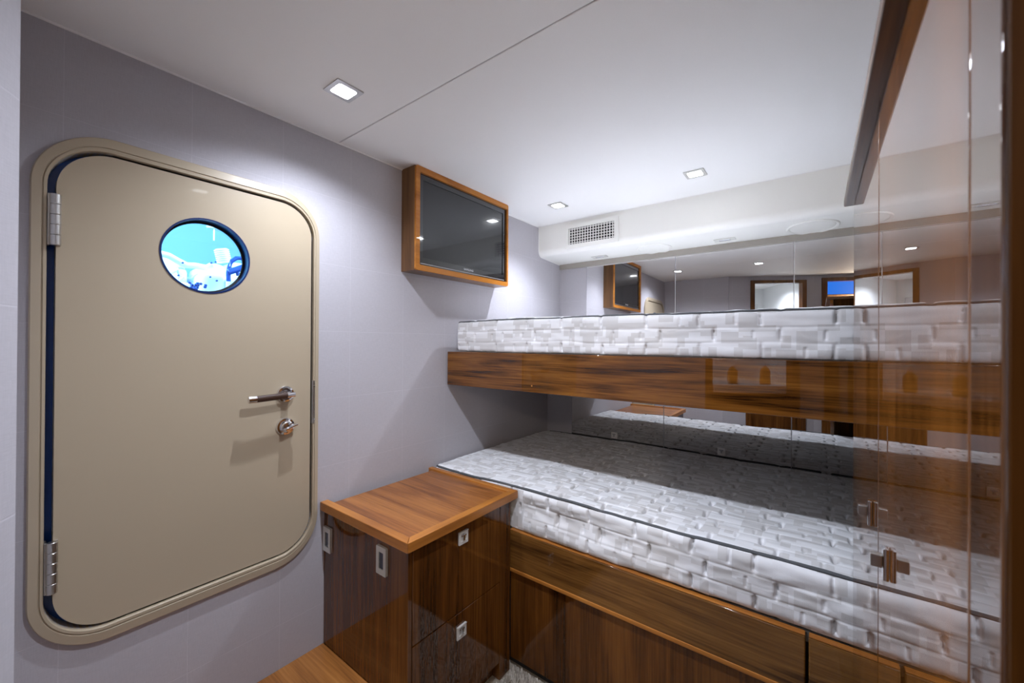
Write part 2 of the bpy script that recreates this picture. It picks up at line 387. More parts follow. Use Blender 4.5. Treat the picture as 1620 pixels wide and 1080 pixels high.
m = MB(); m.lathe([(.004, .0), (.035, -.02), (.03, -.03), (0, -.03)], a, 'z', 20); m.build('shade', M['steel'], lt, True)

# ------------------------------------------------------------------ cream hatch door
door = thing('door_1', 'cream door with rounded corners, round porthole and chrome lever handle', 'door', (XL, .39, .513), kind='structure')
m = MB()
fo = (.060, .722, .513, 1.767); n = 16
def fl(ins, dep): return rrect(fo[0]+ins, fo[1]-ins*.55, fo[2]+ins, fo[3]-ins, max(.145-ins, .01), n), dep
prof = [(0, .000), (.0015, .0075), (.004, .0105), (.026, .0125), (.0275, .010), (.0295, .010), (.031, .0125), (.0375, .0125), (.039, .010), (.039, -.045)]
def lerp_loop(k):   # loops interpolated between the outer outline and the opening
    O = rrect(*fo, .145, n); I = rrect(*DO, .108, n)
    return [((1-k)*a[0]+k*b[0], (1-k)*a[1]+k*b[1]) for a, b in zip(O, I)]
rings = []
for ins, dep in prof:
    rings.append([m.bm.verts.new((XL+dep, p[0], p[1])) for p in lerp_loop(ins/.039)])
for a, b in zip(rings, rings[1:]):
    for i in range(len(a)): m.bm.faces.new((a[i], a[(i+1) % len(a)], b[(i+1) % len(a)], b[i]))
bmesh.ops.recalc_face_normals(m.bm, faces=m.bm.faces)
if sum(f.normal.x for f in m.bm.faces) < 0: bmesh.ops.reverse_faces(m.bm, faces=m.bm.faces[:])
m.build('door_frame', M['cream'], door, 25)
PC = (.394, 1.508); PR = .108
m = MB(); dp = (.1005, .6945, .557, 1.7225)
m.plate([rrect(*dp, .103, n), circ(*PC, PR)], XL-.035, XL+.004)
# softened outer edge
m.build('door_panel', M['cream'], door, 30)
m = MB(); m.ring(rrect(DO[0]-.004, DO[1]+.004, DO[2]-.004, DO[3]+.004, .11, n), rrect(DO[0]+.028, DO[1]-.022, DO[2]+.022, DO[3]-.022, .09, n), XL-.05, XL-.036)
tag(m.build('gasket', M['navy'], door), 'dark rubber gasket in the hinge side gap, blue light painted into its colour')
ph = MB().ring(circ(*PC, PR+.001), circ(*PC, PR-.0035), XL-.036, XL+.0055).build('porthole', M['navy2'], door, 30)
m = MB(); m.ring(circ(*PC, PR-.003), circ(*PC, PR-.009), XL-.034, XL-.026); m.build('inner_seal', M['dark'], ph, 30)
m = MB(); m.lathe([(0, XL-.034), (PR-.005, XL-.034), (PR-.005, XL-.029), (0, XL-.029)], (0, PC[0], PC[1]), 'x', 60)
m.build('pane', M['glass'], ph, 30)
for zc in (1.54, .735):
    m = MB(); y = .1025; h = .119
    for i in range(5):
        z0 = zc-h/2+i*h/5; m.lathe([(.0, z0+.0003), (.0085, z0+.0003), (.0092, z0+.0014), (.0092, z0+h/5-.0014), (.0085, z0+h/5-.0003), (0, z0+h/5-.0003)], (XL+.013, y-.004, 0), 'z', 20)
    hg = m.build('hinge', M['brushed'], door, 30); tag(hg, 'brushed steel barrel hinge')
    m = MB(); m.box(XL+.0035, XL+.006, y, y+.006, zc-h/2, zc+h/2, .0008, 1); m.box(XL-.01, XL+.013, y-.016, y-.012, zc-h/2, zc+h/2, .0008, 1)
    m.build('hinge_leaf', M['brushed'], hg)
hd = MB().lathe([(0, .004), (.027, .004), (.0275, .008), (.0255, .012), (.020, .0135), (.019, .011), (.0135, .011), (.0125, .014), (.011, .014), (.010, .052), (0, .053)], (XL, .610, 1.086), 'x', 40).build('door_handle', M['chrome'], door, 35)
m = MB(); hx = XL+.048
def bar(m, y0, y1, z0, z1, x0, x1, w, t, n=8):
    """slightly bowed flat lever segment"""
    t_ = bmesh.new(); prev = None
    for i in range(n+1):
        k = i/n; y = y0+(y1-y0)*k; z = z0+(z1-z0)*k; x = x0+(x1-x0)*k
        ring = [t_.verts.new((x+t*math.cos(a)*.5*1.2, y, z+w*.5*math.sin(a))) for a in [2*PI*j/16 for j in range(16)]]
        if prev:
            for j in range(16): t_.faces.new((prev[j], prev[(j+1) % 16], ring[(j+1) % 16], ring[j]))
        else: t_.faces.new(ring[::-1])
        prev = ring
    t_.faces.new(prev); bmesh.ops.recalc_face_normals(t_, faces=t_.faces); m.merge(t_)
bar(m, .622, .596, 1.087, 1.086, hx, hx+.002, .017, .012); m.build('lever_neck', M['chrome'], hd, 40)
m = MB(); bar(m, .597, .507, 1.086, 1.083, hx+.002, hx+.004, .0205, .0125); tag(m.build('lever_grip', M['leather'], hd, 40), 'brown leather lever grip')
m = MB(); bar(m, .5075, .486, 1.083, 1.0825, hx+.004, hx+.002, .0220, .0135); m.build('lever_tip', M['chrome'], hd, 40)
lk = MB().lathe([(0, .004), (.0285, .004), (.029, .008), (.027, .012), (.021, .0135), (.0195, .016), (.0185, .026), (.014, .029), (0, .029)], (XL, .611, .978), 'x', 40).build('door_lock', M['chrome'], door, 35)
m = MB(); xf = Matrix.Translation((XL+.036, .613, .978)) @ Matrix.Rotation(.35, 4, 'X'); m.box(-.010, .010, -.019, .024, -.003, .003, .0025, 2, xf=xf); m.build('thumb_turn', M['chrome'], lk, 40)
m = MB(); m.box(XL-.012, XL+.012, .6975, .701, .975, 1.125, .001, 1); m.box(XL+.010, XL+.0145, .700, .7055, .975, 1.125, .0015, 2)
st = m.build('strike_plate', M['brushed'], door, 40); tag(st, 'steel strike plate')
m = MB()
for z in (.99, 1.105): m.lathe([(0, 0), (.003, 0), (.0024, .0015), (0, .0017)], (XL+.0143, .7028, z), 'x', 12)
m.build('screw', M['chrome'], st, 40)

# ------------------------------------------------------------------ television in its wooden box
tb = thing('tv_cabinet', 'shallow wooden wall box holding the television, fixed up against ceiling and wall', 'cabinet', (XL, 1.39, 1.563))
ty0, ty1, tz0, tz1, tx = 1.08, 1.703, 1.563, 2.0, -1.324
m = MB(); b = .012
m.box(XL+.0005, tx-.010, ty0, ty0+b, tz0, tz1-.0005); m.box(XL+.0005, tx-.010, ty1-b, ty1, tz0, tz1-.0005)
m.box(XL+.0005, tx-.010, ty0+b, ty1-b, tz0, tz0+b); m.box(XL+.0005, tx-.010, ty0+b, ty1-b, tz1-b, tz1-.0005); m.box(XL+.0005, XL+.008, ty0+b, ty1-b, tz0+b, tz1-b)
m.build('box', M['tvwood'], tb)
m = MB(); R1 = rrect(ty0, ty1, tz0, tz1-.0005, .010, 5); R2 = rrect(ty0+.021, ty1-.010, tz0+.023, tz1-.025, .004, 5)
m.ring(R1, R2, tx-.010, tx); m.build('face_frame', M['tvlip'], tb, 30)
tv = thing('television', 'flat black television with glossy screen set in the wooden wall box', 'television', (XL+.05, 1.39, tz0+.02))
a = (ty0+.0225, ty1-.0125, tz0+.0245, tz1-.0265)
m = MB(); m.ring(rrect(*a, .006, 5), rrect(a[0]+.022, a[1]-.022, a[2]+.034, a[3]-.024, .003, 5), XL+.03, tx-.010)
m.box(XL+.02, XL+.05, a[0]+.003, a[1]-.003, a[2]+.003, a[3]-.003)
m.build('bezel', M['bezel'], tv, 30)
m = MB(); m.box(XL+.049, tx-.0135, a[0]+.0215, a[1]-.0215, a[2]+.0335, a[3]-.0235); m.build('screen', M['screen'], tv)
m = MB(); m.box(tx-.0105, tx-.0085, a[0]+.01, a[1]-.01, a[2]+.006, a[2]+.0085, .0008, 1); tag(m.build('bottom_strip', M['medge'], tv), 'thin bright strip')
fc = bpy.data.curves.new('txt', 'FONT'); fc.body = 'SAMSUNG'; fc.size = .0135; fc.align_x = 'CENTER'; fc.align_y = 'CENTER'; fc.extrude = .0002; fc.space_character = 1.1
fo_ = bpy.data.objects.new('txt', fc); COL.objects.link(fo_); bpy.context.view_layer.update()
me = bpy.data.meshes.new_from_object(fo_.evaluated_get(bpy.context.evaluated_depsgraph_get())); bpy.data.objects.remove(fo_)
me.transform(Matrix(((0, 0, 1, 0), (1, 0, 0, 0), (0, 1, 0, 0), (0, 0, 0, 1)))); me.transform(Matrix.Translation(Vector((tx-.0097, 1.407, a[2]+.0215))-ROOT[tv.name]))
me.materials.clear(); me.materials.append(M['grey']); lo = bpy.data.objects.new('lettering', me); COL.objects.link(lo); lo.parent = tv

# ------------------------------------------------------------------ soffit fittings
v = thing('air_vent', 'white air conditioning vent with square grid on the soffit above the bunk', 'vent', (-1.05, 2.14, 1.83))
vx0, vx1, vz0, vz1 = -1.222, -.882, 1.829, 1.973
gx0, gx1, gz0, gz1 = -1.196, -.906, 1.853, 1.949
def rx(x0, x1, z0, z1, r): return rrect(x0, x1, z0, z1, r, 4)
m = MB(); m.ring(rx(vx0, vx1, vz0, vz1, .006), rx(gx0, gx1, gz0, gz1, .002), 2.139, 2.128, 'y'); m.ring(rx(gx0-.006, gx1+.006, gz0-.006, gz1+.006, .003), rx(gx0, gx1, gz0, gz1, .002), 2.129, 2.1255, 'y')
m.build('vent_frame', M['soff'], v, 30)
m = MB(); m.box(gx0, gx1, 2.1385, 2.1395, gz0, gz1); m.build('duct_shade', M['hole_shade'], v)  # black sheet on the solid soffit, painted shade for the grid holes
m = MB()
for i in range(17): x = gx0+(i+.5)*(gx1-gx0)/17; m.box(x-.0022, x+.0020, 2.1265, 2.1295, gz0, gz1)
for i in range(6): z = gz0+(i+.5)*(gz1-gz0)/6; m.box(gx0, gx1, 2.1295, 2.1315, z-.0019, z+.0019)
m.build('grille', M['soff'], v)
und = lambda y: 1.8132+(1.798-1.8132)*(y-2.17)/(YU+.01-2.17)
for lab, cx, cy, r in (('round flush speaker cover under the soffit, the left one near the vent', -.745, 2.315, .096), ('round flush speaker cover under the soffit, the right one near the wardrobe', -.02, 2.31, .100)):
    t = thing('speaker_cover', lab, 'speaker', (cx, cy, und(cy)), 'speaker covers under the soffit')
    tilt = Matrix.Translation((cx, cy, und(cy))) @ Matrix.Rotation(math.atan2(-.0152, .25), 4, 'X')
    MB().lathe([(r-.014, -.0005), (r-.012, -.004), (r-.004, -.006), (r, -.003), (r, 0.0005)], (0, 0, 0), 'z', 64, tilt).build('rim', M['soff'], t, 40)
    MB().lathe([(0, -.003), (r-.014, -.003), (r-.0135, .0003), (0, .0003)], (0, 0, 0), 'z', 64, tilt).build('grille', M['soff'], t, 40)
for lab, cx in (('small grey rectangular reading light under the soffit, left one below the vent', -1.085), ('small grey rectangular reading light under the soffit, near the middle', -.385)):
    cy = 2.325; t = thing('reading_light', lab, 'light', (cx, cy, und(cy)), 'small lights under the soffit')
    tilt = Matrix.Translation((cx, cy, und(cy))) @ Matrix.Rotation(math.atan2(-.0152, .25), 4, 'X')
    MB().box(-.050, .050, -.022, .022, -.004, .0003, .002, 2, tilt).build('plate', M['plate'], t, 30)
    MB().box(-.026, .026, -.009, .009, -.006, -.003, .002, 2, tilt).build('lens', M['medge'], t, 30)

# ------------------------------------------------------------------ downlights
DL = [(-1.111, .636, 'square ceiling downlight nearest the cream door, brightest of them'), (-.42, .636, 'square ceiling downlight above the floor space in front of the bunks, seen in the mirror'),
      (-1.109, 1.858, 'square ceiling downlight over the left end of the bunk, near the television'), (-.424, 1.862, 'square ceiling downlight over the middle of the bunk')]
def downlight(x, y, label, power, z=ZC, grp='square ceiling downlights', cone=148):
    t = thing('downlight', label, 'light', (x, y, z), grp)
    MB().ring(rrect(x-.041, x+.041, y-.041, y+.041, .003, 3), rrect(x-.028, x+.028, y-.028, y+.028, .008, 3), z-.004, z-.0002, 'z').build('trim_frame', M['brushed'], t, 30)
    MB().box(x-.028, x+.028, y-.028, y+.028, z-.0025, z-.0003).build('lens', M['lamp'], t)
    for nm, pw, ang, bl in (('downlight_lamp', power, cone, .45),):
        ld = bpy.data.lights.new(nm, 'SPOT'); ld.energy = pw; ld.spot_size = math.radians(ang); ld.spot_blend = 1.
        ld.color = (.80, .86, 1.); ld.shadow_soft_size = .014
        lo = bpy.data.objects.new(nm, ld); COL.objects.link(lo); lo.parent = t; lo.location = (0, 0, -.02)
    return t
PW = [15.5, 22, 17, 17]
for (x, y, lab), p in zip(DL, PW): downlight(x, y, lab, p, cone=148 if y < 1 else 118)

# ------------------------------------------------------------------ mirror panels
sx = [(-1.216, -.656), (-.652, -.095), (-.091, .749)]
wh = ['left', 'middle', 'right']
for i, (a, b_) in enumerate(sx):
    z0, z1 = 1.2, 1.767
    t = thing('mirror_panel', f'smoked mirror panel above the upper bunk mattress, {wh[i]} of the three in the upper row', 'mirror', ((a+b_)/2, YU, z0), 'mirror panels above the upper bunk')
    xf = Matrix.Translation((0, YU, 1.5)) @ Matrix.Rotation(math.radians(-.22), 4, 'X') @ Matrix.Translation((0, -YU, -1.5))
    MB().box(a, b_, YU, YU+.004, z0, z1, xf=xf).build('glass', M['mirror'], t)
    MB().box(a-.002, a, YU-.0005, YU+.004, z0, z1, xf=xf).build('edge', M['medge'], t)
sx = [(-1.233, -.670), (-.666, -.097), (-.093, .749)]
def latch(t, c, nrm, s=.020, mat='brushed', pivot='z'):
    """square flush pull: plate, sunken ring and knob; nrm is the outward axis"""
    q = Vector((0, 0, 1)).rotation_difference(Vector(nrm)).to_matrix().to_4x4()
    if abs(nrm[0]) > .5: q = Matrix(((0, 0, nrm[0], 0), (1, 0, 0, 0), (0, 1, 0, 0), (0, 0, 0, 1)))
    else: q = Matrix(((1, 0, 0, 0), (0, 0, nrm[1], 0), (0, 1, 0, 0), (0, 0, 0, 1)))
    X = Matrix.Translation(c) @ q
    l = MB().ring(rrect(-s, s, -s, s, .002, 3), rrect(-s*.62, s*.62, -s*.55, s*.55, .003, 3), 0, .004, 'z')
    l.box(-s*.7, s*.7, -s*.6, s*.6, -.0003, .0012); l.box(-s, s, s*.86, s, .003, .007, .0012, 2)
    bmesh.ops.transform(l.bm, matrix=X, verts=l.bm.verts); bmesh.ops.recalc_face_normals(l.bm, faces=l.bm.faces)
    lp = l.build('latch', M['latch'], t, 35)
    k = MB().box(-s*.22, s*.22, -s*.45, s*.5, .001, .008, .0015, 2, X); k.box(-s*.55, s*.55, s*.2, s*.5, .001, .0065, .0015, 2, X)
    k.build('catch', M['chrome'], t if t.parent else lp, 35); return lp
for i, (a, b_) in enumerate(sx):
    z0, z1 = .60, 1.10
    t = thing('mirror_door', f'smoked mirror locker door behind the lower mattress, {wh[i]} of the three in the lower row', 'cupboard door', ((a+b_)/2, YLO, z0), 'mirror doors behind the lower bunk')
    MB().box(a, b_, YLO, YLO+.004, z0, z1).build('glass', M['mirror'], t)
    MB().box(a-.0025, a, YLO-.0005, YLO+.004, z0, z1).build('edge', M['medge'], t)
    if i < 2: latch(t, ((-.951, -.384)[i], YLO-.0003, .722), (0, -1, 0), .018)

# ------------------------------------------------------------------ bunks
bk = thing('upper_bunk', 'upper bunk shelf with deep glossy walnut front rail', 'bunk', (-.35, 1.345, 1.06))
MB().box(-1.411, .745, 1.345, 1.367, 1.060, 1.218, .0025, 3).build('front_rail', M['rail'], bk, 40)
MB().box(-1.419, .745, 1.367, YU-.001, 1.125, 1.205).build('platform', M['taupe'], bk)
MB().lathe([(0, 0), (.004, 0), (.003, .0015), (0, .002)], (-.921, 1.3445, 1.087), 'y', 16, Matrix.Translation((0, 1.3445, 0)) @ Matrix.Diagonal((1, -1, 1, 1)) @ Matrix.Translation((0, -1.3445, 0))).build('plug', M['tvlip'], bk, True)
bb = thing('bed_base', 'glossy walnut base of the lower bed with rails and vertical grained panels', 'bed', (-.35, 1.25, 0))
YF = 1.250
for a, b_ in ((-.958, -.0225), (-.0165, .745)):
    r = MB().box(a, b_, YF, YF+.03, .372, .530, .004, 3).build('front_rail', M['lowrail'], bb, 40)
    MB().box(a+.001, b_-.001, YF-.003, YF+.012, .372, .386, .003, 2).build('edge_strip', M['lip'], r, 40)
    MB().box(a+.001, b_-.001, YF+.0005, YF+.020, .530, .5335, .0015, 2).build('top_strip', M['lip'], r, 40)
    MB().box(a, b_, YF+.010, YF+.028, .03, .371, .001, 1).build('front_panel', M['panel'], bb)
MB().box(-1.419, .745, YF+.031, YLO+.0, .44, .525).build('platform', M['taupe'], bb)
MB().box(-1.0, .745, YF+.028, YF+.04, .0, .5).build('backing', M['dark'], bb)

def mattress(name, label, x0, x1, y0, y1, z0, z1, r, seed, wob=.0, rows=.0435, brick=.146, pits=1., endr=.03, crown=.006, ymin=0., prad=.0032, low=False, topf=1.2, slump=0.):
    rs = np.random.RandomState(seed)
    d = .0026
    # cross-section perimeter (front bottom -> front -> top -> back)
    P, Nn, S = [], [], []
    def add(y, z, ny, nz):
        P.append((y, z)); Nn.append((ny, nz))
    H = z1-z0; W = y1-y0
    for i in range(int((H-2*r)/d)+1): add(y0, z0+r+(H-2*r)*i/int((H-2*r)/d), -1, 0)
    k = max(5, int(r*1.57/d))
    pre = [(y0+r-r*math.cos(a), z0+r-r*math.sin(a), -math.cos(a), -math.sin(a)) for a in [PI/2*(1-i/k) for i in range(k)]]
    Q = [(*p, *q) for p, q in zip(P, Nn)]
    Q = pre+Q
    Q += [(y0+r-r*math.cos(a), z1-r+r*math.sin(a), -math.cos(a), math.sin(a)) for a in [PI/2*(i+1)/k for i in range(k)]]
    nt_ = int((W-2*r)/(d*topf)); Q += [(y0+r+(W-2*r)*(i+1)/nt_, z1, 0, 1) for i in range(nt_)]
    Q += [(y1-r+r*math.sin(a), z1-r+r*math.cos(a), math.sin(a), math.cos(a)) for a in [PI/2*(i+1)/k for i in range(k)]]
    Q += [(y1, z1-r-(H-2*r)*(i+1)/6, 1, 0) for i in range(6)]
    Q = np.array(Q); s = np.concatenate([[0], np.cumsum(np.hypot(np.diff(Q[:, 0]), np.diff(Q[:, 1])))])
    j_edge = int(np.argmin(np.abs(Q[:, 2]+.55)+(Q[:, 3] < 0)*10))   # where the top piping sits
    s = s-s[j_edge]
    nx = int((x1-x0)/(d*1.15)); xs = np.linspace(x0, x1, nx)
    # squeeze samples near the ends
    Xg, Sg = np.meshgrid(xs, s, indexing='ij')
    Y = np.repeat(Q[None, :, 0], nx, 0); Z = np.repeat(Q[None, :, 1], nx, 0); NY = np.repeat(Q[None, :, 2], nx, 0); NZ = np.repeat(Q[None, :, 3], nx, 0)
    # smooth value noise
    def vnoise(u, v, sd):
        r2 = np.random.RandomState(sd).rand(257, 257)
        iu = np.floor(u).astype(int); iv = np.floor(v).astype(int); fu = u-iu; fv = v-iv
        fu = fu*fu*(3-2*fu); fv = fv*fv*(3-2*fv); g = lambda a, b: r2[a % 257, b % 257]
        return (g(iu, iv)*(1-fu)+g(iu+1, iv)*fu)*(1-fv)+(g(iu, iv+1)*(1-fu)+g(iu+1, iv+1)*fu)*fv
    wx = Xg+.006*(vnoise(Xg*14, Sg*14, seed+1)-.5)*2; ws = Sg+.004*(vnoise(Xg*9+31, Sg*11, seed+2)-.5)*2
    row = np.floor(ws/rows).astype(int); fv = ws/rows-row
    off = (row % 2)*.26
    bxf = (wx+.755)/brick+off; bi = np.floor(bxf).astype(int); fu = bxf-bi
    eu = np.minimum(fu, 1-fu)*brick; ev = np.minimum(fv, 1-fv)*rows
    pu = 1-np.exp(-eu/.0034); pv = 1-np.exp(-ev/.003); pil = pu*pv
    # seam running across the rows is a deeper slit in its middle
    slit = np.exp(-(eu/.0042)**2)*np.clip((ev-.004)/.007, 0, 1)*(.35+.65*(vnoise(Xg*0+bi*5.3, Sg*0+row*3.9, seed+9) > .35))
    mid = np.exp(-((fu-.62)*brick/.0035)**2)*np.clip((ev-.008)/.006, 0, 1)*((bi+row) % 3 != 0)
    sub = vnoise(Xg*26+bi*3.7, Sg*38+row*5.1, seed+3)-.5
    big = vnoise(Xg*6, Sg*7, seed+4)-.5
    rib = vnoise(Xg*10+7, Sg*70, seed+6)-.5
    disp = .0036*pu+.0027*pv-.0115*slit*pits*(1+.7*np.clip(NZ, 0, 1))-.0045*mid+.0028*sub*np.clip(pil*1.3-.2, 0, 1)+.006*big+.0016*rib
    side = np.clip(-NY, 0, 1)
    disp += side*slump*((vnoise(Xg*3.2+3, Sg*16, seed+5)-.45)*.9)
    wr = vnoise((Xg+Sg*1.4)*22, (Sg-Xg*.25)*45, seed+12)-.5
    disp += (.0035*side*min(1, slump/.02)+.0012)*wr*(vnoise(Xg*5+9, Sg*8, seed+13) > .3)
    ends = np.minimum(Xg-x0, x1-Xg); fade = np.clip(ends/endr, 0, 1)
    inset = endr-np.sqrt(np.maximum(endr**2-(endr-np.minimum(ends, endr))**2, 0))
    tot = disp-inset
    crownf = crown*np.clip(NZ, 0, 1)*np.sin(np.clip((Y-y0)/W, 0, 1)*PI)
    edgewave = wob*(vnoise(Xg*2.3, Sg*0+.5, seed+8)-.5)*2*np.clip((Z-z0)/H, 0, 1)
    YY = Y+NY*tot; ZZ = Z+NZ*tot+crownf+edgewave
    ZZ = np.maximum(ZZ, z0+.0005); YY = np.minimum(YY, y1+.004); YY = np.where(Xg < -.90, np.maximum(YY, ymin), YY)
    nj = len(s); V = np.stack([Xg, YY, ZZ], -1).reshape(-1, 3)
    idx = np.arange(nx*nj).reshape(nx, nj)
    F = np.stack([idx[:-1, :-1], idx[1:, :-1], idx[1:, 1:], idx[:-1, 1:]], -1).reshape(-1, 4)
    t = thing(name, label, 'mattress', ((x0+x1)/2, (y0+y1)/2, z0), 'quilted mattresses')
    loc = np.array(ROOT[t.name]); faces = F.tolist()
    bot = [idx[:, 0].tolist(), idx[:, -1].tolist()]
    faces.append(idx[0, :].tolist()); faces.append(idx[-1, ::-1].tolist())
    faces.append(bot[0][::-1]+bot[1])
    me = bpy.data.meshes.new('cover'); me.from_pydata((V-loc).tolist(), [], faces); me.update()
    uvl = me.uv_layers.new(name='UVMap'); li = np.empty(len(me.loops), dtype=np.int32); me.loops.foreach_get('vertex_index', li)
    UV = np.stack([Xg-inset, Sg], -1).reshape(-1, 2)[li]; uvl.data.foreach_set('uv', UV.ravel().astype(np.float32))
    me.polygons.foreach_set('use_smooth', [True]*(len(faces)-3)+[False]*3)
    me.materials.append(M['fabric']); o = bpy.data.objects.new('cover', me); COL.objects.link(o); o.parent = t
    G = V.reshape(nx, nj, 3)
    def strip(j, step=4):
        pts = [Vector(G[i, j])+Vector((0, -.0012, .001)) for i in range(3, nx-3, step)]
        a, b2 = pts[0], pts[-1]; w = Vector((0, W-.06, 0))
        inn = [a+Vector((-.002, .02, 0)), a+Vector((0, .06, 0))]
        return pts
    f = strip(j_edge); jb = int(np.argmin(np.abs(Q[:, 2]-.55)+(Q[:, 3] < 0)*10))
    bk_ = [Vector(G[i, jb]) for i in range(nx-4, 2, -8)]
    MB().tube(f+bk_, prad, 8, closed=True).build('piping', M['piping'], t, True)
    lowf = [Vector(G[i, k//2])+Vector((0, -.001, .003)) for i in range(3, nx-3, 4)]
    if low: MB().tube(lowf, .0042, 8).build('piping', M['piping'], t, True)
    return t
mattress('mattress', 'quilted white and grey mattress with grey piping on the upper bunk', -1.375, .735, 1.372, 2.38, 1.2185, 1.357, .018, 11, topf=5., wob=.008, rows=.046, brick=.167, endr=.02, slump=.006)
mattress('mattress', 'wide quilted white and grey mattress with grey piping on the lower bed', -1.409, .735, 1.268, 2.245, .535, .690, .022, 23, ymin=1.266, prad=.0052, low=False, wob=.005, rows=.050, brick=.167, pits=1.4, endr=.015, slump=.020)

# ------------------------------------------------------------------ bedside cabinet
cb = thing('bedside_cabinet', 'glossy walnut cabinet with two drawers between the cream door and the lower bed', 'cabinet', (-1.18, 1.0, 0))
cy0, cy1, cx = .750, 1.238, -.945
m = MB(); m.box(XL+.001, cx, cy0, cy0+.014, 0, .657); m.box(XL+.001, cx, 1.176, cy1, 0, .657); m.box(XL+.001, cx-.035, cy0+.014, 1.176, 0, .065)
m.box(XL+.001, cx-.024, cy0+.014, 1.176, .065, .655)
m.build('body', M['panel'], cb)
MB().box(cx-.0235, cx-.0185, cy0+.0145, 1.1755, .0655, .655).build('gap_shade_sheet', M['dark'], cb)  # dark sheet added so the drawer gaps look shaded
for z0, z1, zc, yc in ((.367, .655, .610, .976), (.066, .3632, .300, .970)):
    d_ = MB().box(cx-.018, cx+.0005, cy0+.0172, 1.1728, z0, z1, .001, 1).build('drawer', M['panel'], cb)
    latch(d_, (cx+.0006, yc, zc), (1, 0, 0), .0215)
tp = MB().box(XL+.0285, -.955, .762, 1.236, .657, .681, .001, 1).build('top_panel', M['top'], cb)
lipz0, lipz1 = .657, .688
def lip(pts, mat):   # mitred lip strip from a plan polygon
    m = MB(); t = bmesh.new(); vs = [t.verts.new((x, y, lipz0)) for x, y in pts]; f = t.faces.new(vs)
    r_ = bmesh.ops.extrude_face_region(t, geom=[f]); bmesh.ops.translate(t, verts=[g for g in r_['geom'] if isinstance(g, bmesh.types.BMVert)], vec=(0, 0, lipz1-lipz0))
    bmesh.ops.recalc_face_normals(t, faces=t.faces)
    bmesh.ops.bevel(t, geom=t.edges[:], offset=.003, segments=2, profile=.5, affect='EDGES'); m.merge(t); return m.build('lip', mat, cb, 40)
xf_, yn, yf = -.926, .733, 1.262; w = .030
lip([(XL+.001, yn), (xf_, yn), (xf_-w, yn+w), (XL+.001, yn+w)], M['lip'])
lip([(xf_, yn), (xf_, yf), (xf_-w, yf-w), (xf_-w, yn+w)], M['lipy'])
lip([(xf_, yf), (XL+.001, yf), (XL+.001, yf-w*.8), (xf_-w, yf-w)], M['lip'])
for cxx, cz, in ((-1.389, .557), (-1.066, .589)):
    p = MB().ring(rx(cxx-.0245, cxx+.0245, cz-.043, cz+.043, .003), rx(cxx-.0115, cxx+.0115, cz-.026, cz+.026, .002), cy0-.008, cy0, 'y').build('switch_plate', M['plate'], cb, 35)
    m = MB(); m.box(cxx-.012, cxx+.012, cy0-.005, cy0-.0005, cz-.0265, cz+.0265, .001, 1); m.build('switch', M['insert'], p)
    tag(p, 'satin metal plate with dark insert')

# ------------------------------------------------------------------ wooden step and carpet
sp = thing('wooden_step', 'teak step under the cream door beside the cabinet', 'step', (-1.2, .4, 0))
MB().box(XL+.001, -.94, .03, .749, .155, .175, .002, 2).build('tread', M['tread'], sp)
MB().box(XL+.001, -.955, .03, .749, 0, .155).build('riser', M['panel'], sp)
rs = np.random.RandomState(5); vs, fs = [], []
x0_, x1_, y0_, y1_ = -.944, .74, -.30, 1.258
gx, gy = 60, 60
def inside(x, y):
    if y < -.30 or (x > X0-.006): return False
    rel = Vector((x, y, 0))-CA; 
    if rel.dot(-NO) < .012: return False
    if x < -.94: return False
    return True
sp_ = .0085
for i in range(int((x1_-x0_)/sp_)):
    for j in range(int((y1_-y0_)/sp_)):
        x = x0_+i*sp_+rs.uniform(-.004, .004); y = y0_+j*sp_+rs.uniform(-.004, .004)
        if not inside(x, y) or x < -.932 or y > y1_-.004: continue
        h = rs.uniform(.014, .026); a = rs.uniform(0, 2*PI); r = .0042; lx, ly = rs.uniform(-.004, .004, 2)
        b0 = len(vs)
        for k in range(3): vs.append((x+r*math.cos(a+k*2.094), y+r*math.sin(a+k*2.094), .0005))
        for k in range(3): vs.append((x+lx+r*.75*math.cos(a+k*2.094), y+ly+r*.75*math.sin(a+k*2.094), h*.8))
        vs.append((x+lx*1.4, y+ly*1.4, h))
        for k in range(3):
            q = (k+1) % 3; fs.append((b0+k, b0+q, b0+3+q, b0+3+k)); fs.append((b0+3+k, b0+3+q, b0+6))
me = bpy.data.meshes.new('shag_carpet'); me.from_pydata(vs, [], fs); me.materials.append(M['carpet'])
o = bpy.data.objects.new('shag_carpet', me); COL.objects.link(o)
tag(o, 'cream shag carpet pile in front of the lower bed and cabinet', 'carpet', kind='stuff')

# ------------------------------------------------------------------ wardrobe
wd = thing('wardrobe', 'tall glossy walnut wardrobe along the right edge, its polished doors mirroring the bunks', 'wardrobe', (.37, .76, 0))
WZ = 1.588
MB().box(X0+.020, .745, .2765, YE-.001, 0, WZ-.001).build('carcass', M['stile'], wd)
MB().box(X0+.0005, .745, .2725, .2765, 0, WZ-.001).build('end_panel', M['stile'], wd)
for ya, yb in ((.750, YE), (.3305, .746)):
    dd = MB().box(X0, X0+.019, ya, yb, .03, WZ-.002, .0035, 3).build('door', M['ward'], wd, 50)
    yl = .822 if ya > .5 else .642
    zl = 1.004
    hdl = MB().box(X0-.006, X0-.0003, yl-.006, yl+.006, zl-.019, zl+.019, .0015, 2).build('handle', M['chrome'], dd, 40)
    MB().box(X0-.017, X0-.0062, yl-.005, yl+.005, zl-.005, zl+.010, .0012, 2).build('pull', M['brushed'], dd, 40)
MB().box(X0-.001, X0+.0195, .2766, .3265, 0, WZ-.002, .003, 3).build('end_stile', M['ward'], wd, 50)
MB().box(X0-.018, .745, .266, YE+.004, WZ, WZ+.017, .0025, 3).build('cornice', M['cornice'], wd, 40)

